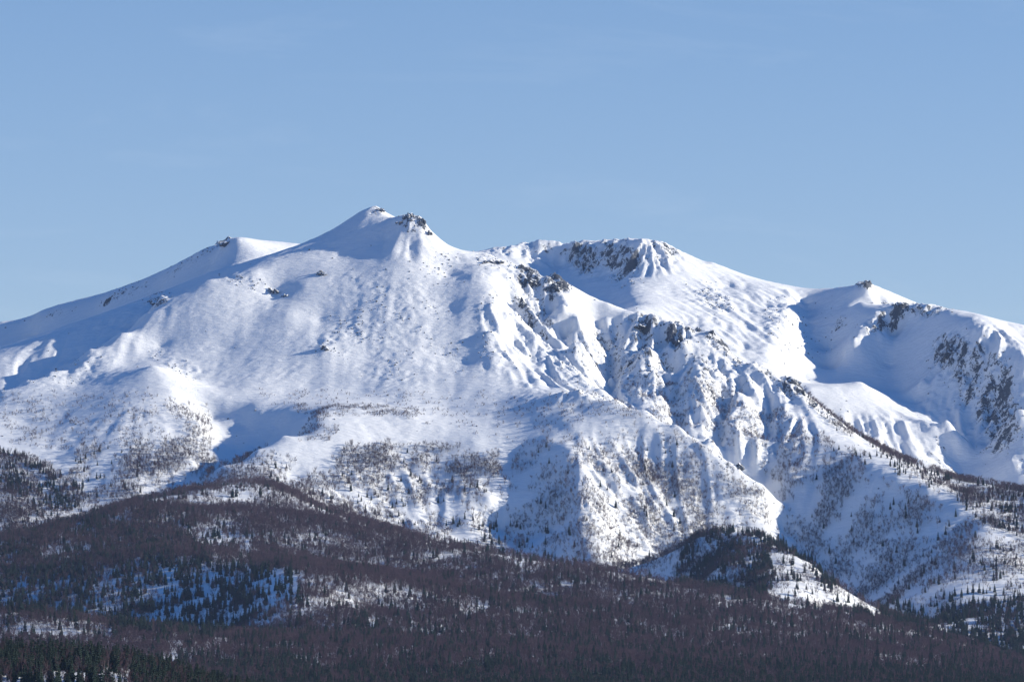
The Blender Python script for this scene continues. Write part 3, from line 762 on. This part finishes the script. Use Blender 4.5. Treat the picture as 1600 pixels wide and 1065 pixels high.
def place_label(u, v, y, fir):
    a = 'dark green conifer' if fir else 'bare brown birch'
    g = 'conifers' if fir else 'birches'
    if y < 3600: return f'{a} on the dark wooded rise at the lower left corner', f'{g} on the near wooded rise'
    if 5000 < y < 8000 and v > 880 and u < 470: return f'{a} in the blue shaded hollow of the lower left forest', f'{g} in the shaded hollow'
    if y < 8000 and v > 1000: return f'{a} near the bottom edge of the broad brown forest slope', f'{g} at the foot of the forest slope'
    if y < 8000 and u > 1060 and v < 956 and y > 7650: return f'{a} on the small wooded knob at the right of centre', f'{g} on the wooded knob'
    if y < 8450: return f'{a} scattered in the broad brown forest slope', f'{g} in the forest slope'
    if u < 240: return f'{a} in the wood on the far left snow slope', f'{g} on the far left slope'
    if u < 800: return f'{a} on the sunlit white dome below the main peak', f'{g} on the sunlit dome'
    if u < 1210: return f'{a} on the gullied white shoulder right of the dome', f'{g} on the gullied shoulder'
    return f'{a} on the shaded slope under the right hand ridge', f'{g} under the right ridge'

for kd, name, cat in ((1, 'bare_birch', 'tree'), (2, 'conifer_tree', 'tree')):
    idx = np.nonzero(tk == kd)[0]
    hpx = sz[idx] * (11 if kd == 1 else 15) / ty[idx]
    inframe = (tu[idx] > -5) & (tu[idx] < 1605) & (tv[idx] < 1085)
    sc_ = hpx * inframe
    order = []                                    # the largest of each place, then the rest goes into one wood
    zones = [(lambda i: ty[i] < 3600, 120 if kd == 1 else 60), (lambda i: (ty[i] > 3600) & (ty[i] < 8000), 60 if kd == 1 else 120),
             (lambda i: (ty[i] > 8300) & (tu[i] > 430) & (tu[i] < 800), 60), (lambda i: (ty[i] > 8300) & (tu[i] > 800), 60)]
    for f, n in zones:
        z_ = idx[f(idx) & inframe]; order += list(z_[np.argsort(-sz[z_] / ty[z_])][:n])
    order = np.array(order)
    shapes = BIR if kd == 1 else FIR
    tms = [t.mesh('trunk', M_bark if kd == 1 else M_trunk) for t, _ in shapes]; cms = [c.mesh('crown', M_twig if kd == 1 else M_needle) for _, c in shapes]
    for i in order:
        lb, gp = place_label(tu[i], tv[i], ty[i], kd == 2)
        e = tree_thing(name, tms[pick[i]], cms[pick[i]], (tx[i], ty[i], tz[i]), rot[i], sz[i])
        tag(e, lb, cat, gp)
    rest = np.setdiff1d(idx, order)
    pm = [merged(name, [(t, M_bark if kd == 1 else M_trunk), (c, M_twig if kd == 1 else M_needle)]) for t, c in shapes]
    ob = scatter('bare_forest' if kd == 1 else 'conifer_forest', pm, np.c_[tx, ty, tz][rest], rot[rest], sz[rest], pick[rest])
    tag(ob, 'brown leafless birch forest covering the lower slopes' if kd == 1 else 'dark conifers scattered through the forest on the lower slopes', kind='stuff', cat='forest')
i = np.nonzero(tk == 3)[0]
ob = scatter('low_shrubs', [c.mesh('shrub', M_twig) for c in SHR], np.c_[tx, ty, tz][i], rot[i], sz[i], pick[i] % 4)
tag(ob, 'low leafless shrubs poking out of the snow above the tree line', kind='stuff', cat='shrubs')

# ------------------------------------------------------------------ crags and loose rocks
def crag_mat():
    m, t, b = new_mat('crag'); L = t.links.new
    geo = nd(t, 'ShaderNodeNewGeometry'); sep = nd(t, 'ShaderNodeSeparateXYZ'); L(geo.outputs['Normal'], sep.inputs[0])
    n = nd(t, 'ShaderNodeTexNoise'); n.inputs['Scale'].default_value = .35; n.inputs['Detail'].default_value = 5; L(geo.outputs['Position'], n.inputs['Vector'])
    ad = nd(t, 'ShaderNodeMath', operation='MULTIPLY_ADD'); ad.inputs[1].default_value = 1.3; L(n.outputs['Fac'], ad.inputs[0]); L(sep.outputs['Z'], ad.inputs[2])
    mr = nd(t, 'ShaderNodeMapRange', interpolation_type='SMOOTHSTEP'); L(ad.outputs[0], mr.inputs['Value']); mr.inputs['From Min'].default_value = 1.0; mr.inputs['From Max'].default_value = 1.15
    rc = nd(t, 'ShaderNodeMix', data_type='RGBA'); L(n.outputs['Fac'], rc.inputs['Factor']); rc.inputs[6].default_value = (.030, .037, .050, 1); rc.inputs[7].default_value = (.10, .11, .13, 1)
    mx = nd(t, 'ShaderNodeMix', data_type='RGBA'); L(mr.outputs[0], mx.inputs['Factor']); L(rc.outputs[2], mx.inputs[6]); mx.inputs[7].default_value = (.80, .81, .825, 1)
    L(mx.outputs[2], b.inputs['Base Color']); b.inputs['Roughness'].default_value = .85; b.inputs['Specular IOR Level'].default_value = .15
    return m
M_crag = crag_mat()
def rock_mesh(name, seed, sub=3, rough=.38):
    rnd = random.Random(seed); bm = bmesh.new(); bmesh.ops.create_icosphere(bm, subdivisions=sub, radius=1.0)
    planes = [(Vector((rnd.gauss(0, 1), rnd.gauss(0, 1), rnd.gauss(0, .8))).normalized(), rnd.uniform(.45, .85)) for _ in range(9)]
    from mathutils import noise as mn
    off = Vector((rnd.uniform(0, 50), rnd.uniform(0, 50), rnd.uniform(0, 50)))
    for vt_ in bm.verts:
        c = vt_.co.copy()
        for n_, d_ in planes:
            e = c.dot(n_) - d_
            if e > 0: c -= n_ * e * .85
        q = c * 2.1 + off
        c *= 1 + rough * (mn.noise(q) + .6 * mn.noise(q * 2.3) + .35 * mn.noise(q * 5))
        vt_.co = c
    me = bpy.data.meshes.new(name); bm.to_mesh(me); bm.free(); me.materials.append(M_crag); return me
def hit(u, v):
    """first place on the land behind a photo pixel"""
    d = np.arange(4600, 11100, 5.0); x, y, z = at(u, v, d)
    t = nearest(base, x, y, gx[0], gy[0], GS); k = np.nonzero(t >= z - 1.0)[0]
    i = k[0] if len(k) else int(np.argmax(t - z))
    zz_ = ground_z(np.array([x[i]]), np.array([y[i]]))[0]
    return float(x[i]), float(y[i]), float(zz_)
CRAGS = '''
637 337 12 11|dark squarish rock tower standing on the main summit
659 349 9 10|snow plastered pinnacle just right of the dark summit tower
671 364 8 9|narrow rock step on the right shoulder of the main summit
626 350 9 7|small rock left of the dark summit tower at its foot
592 327 13 7|low rock crown of the left summit
500 425 14 6|lone dark rock on the smooth slope left of the summit
424 452 16 7|flat dark rock band on the left lit spur
445 461 8 5|small rock beside the flat dark band on the left spur
505 542 14 10|dark rock knob at the foot of the left main face
770 408 22 7|flat dark rock ledge on the crest right of the summit
826 434 19 14|left of two big dark crags on the crest in the centre
868 441 18 18|right of two big dark crags on the crest in the centre
815 478 10 14|slanting dark rock rib below the two central crags
828 500 10 16|lower slanting dark rock on the sunlit face below the crags
352 379 15 7|dark rocks on the left rear summit
241 469 16 8|rocky knob on the left spur above the shaded hollow
1403 478 12 6|left dark tooth on the rim of the shaded cirque
1438 478 13 5|right dark tooth on the rim of the shaded cirque
1350 445 10 3|rocky cap of the far right summit
1482 548 18 16|dark cliff corner at the left of the cirque wall
1062 530 12 20|tall dark buttress on the jagged ridge in the middle
1113 519 13 9|dark horn on the jagged ridge right of the buttress
1000 503 18 8|broken rocks where the jagged ridge begins
1090 514 10 8|small dark tooth between the buttress and the horn
985 565 9 12|dark rock in the shaded gully below the jagged ridge
1240 595 15 10|dark crag on the long right hand ridge
1272 630 14 10|smaller crag below the one on the right hand ridge
1153 728 15 8|dark rock ledge on the edge of the gullied shoulder
'''
def crag_cluster(seed):
    rnd = random.Random(seed); bm = bmesh.new()
    for k in range(8):
        me = rock_mesh('tmp', seed * 10 + k, 2 if k else 3, .45); f = 1.0 if k == 0 else rnd.uniform(.28, .68)
        ang = rnd.uniform(0, 6.28); rr_ = 0 if k == 0 else rnd.uniform(.55, 1.15)
        o = len(bm.verts); bm.from_mesh(me); bm.verts.ensure_lookup_table()
        sh = Vector((rr_ * math.cos(ang), rr_ * math.sin(ang), -.15 if k == 0 else rnd.uniform(-.5, .1))); tall = rnd.uniform(.7, 1.3)
        for vt_ in bm.verts[o:]: vt_.co = Vector((vt_.co.x * f * .72, vt_.co.y * f * .72, vt_.co.z * f * tall)) + sh
        bpy.data.meshes.remove(me)
    me = bpy.data.meshes.new('crag'); bm.to_mesh(me); bm.free(); me.materials.append(M_crag); return me
crag_meshes = [crag_cluster(90 + q) for q in range(7)]
for q, ln in enumerate(CRAGS.strip().splitlines()):
    nums, lb = ln.split('|'); cu, cv, w, h = [float(t) for t in nums.split()]
    x, y, z = hit(cu, cv + h * .25); mpp = y / F_PX
    o = bpy.data.objects.new('rock_outcrop', crag_meshes[q % 7]); C.objects.link(o)
    o.location = (x, y, z); o.scale = (w * mpp * .62, w * mpp * .7, h * mpp * .75); o.rotation_euler = (0, 0, q * 1.7)
    tag(o, lb, 'rock', 'dark crags on the mountain')
# loose rocks and snowed-in boulders
bx_, by_ = np.meshgrid(np.arange(-1300, 1300, 5.0), np.arange(8650, 10500, 5.0))
bx_ = (bx_ + rng.uniform(-2.4, 2.4, bx_.shape)).ravel(); by_ = (by_ + rng.uniform(-2.4, 2.4, by_.shape)).ravel()
k = np.abs(bx_) < .1051 * by_ + 40; bx_, by_ = bx_[k], by_[k]
k = rng.rand(len(bx_)) < .8; bx_, by_ = bx_[k], by_[k]
br_ = terrain_height(bx_, by_)[1]; bz_ = ground_z(bx_, by_)
bu, bv = proj(bx_, by_, bz_ + 4)
k = seen(bu, bv, by_) & (rng.rand(len(bx_)) < np.clip(.004 + .6 * br_ * np.clip(.5 + 2 * fbm(N3, bx_, by_, 60, 3), 0, 2), 0, 1))
bx_, by_, bz_ = bx_[k], by_[k], bz_[k]
ob = scatter('scattered_rocks', [rock_mesh('boulder', 950 + q, 2, .3) for q in range(4)], np.c_[bx_, by_, bz_ - .3], rng.uniform(0, 6.28, len(bx_)), rng.uniform(.7, 1.0, len(bx_)) ** 5 * 2.7, rng.randint(0, 4, len(bx_)))
tag(ob, 'small dark rocks strewn over the upper snow slopes', kind='stuff', cat='rocks')

# ------------------------------------------------------------------ the air between here and the mountains
def haze():
    me = bpy.data.meshes.new('haze'); bm = bmesh.new(); bmesh.ops.create_cube(bm, size=1.0); bm.to_mesh(me); bm.free()
    o = bpy.data.objects.new('haze', me); C.objects.link(o); o.location = (0, 5300, 630); o.scale = (13300, 14900, 1300)
    m = bpy.data.materials.new('haze'); m.use_nodes = True; t = m.node_tree; t.nodes.clear()
    v = t.nodes.new('ShaderNodeVolumePrincipled'); w = t.nodes.new('ShaderNodeOutputMaterial')
    v.inputs['Color'].default_value = (.42, .60, 1.0, 1); v.inputs['Density'].default_value = 0.9e-5; v.inputs['Anisotropy'].default_value = 0.0
    t.links.new(v.outputs[0], w.inputs['Volume']); me.materials.append(m)
    tag(o, 'thin blue haze in the air before the mountains', kind='stuff', cat='haze')
haze()
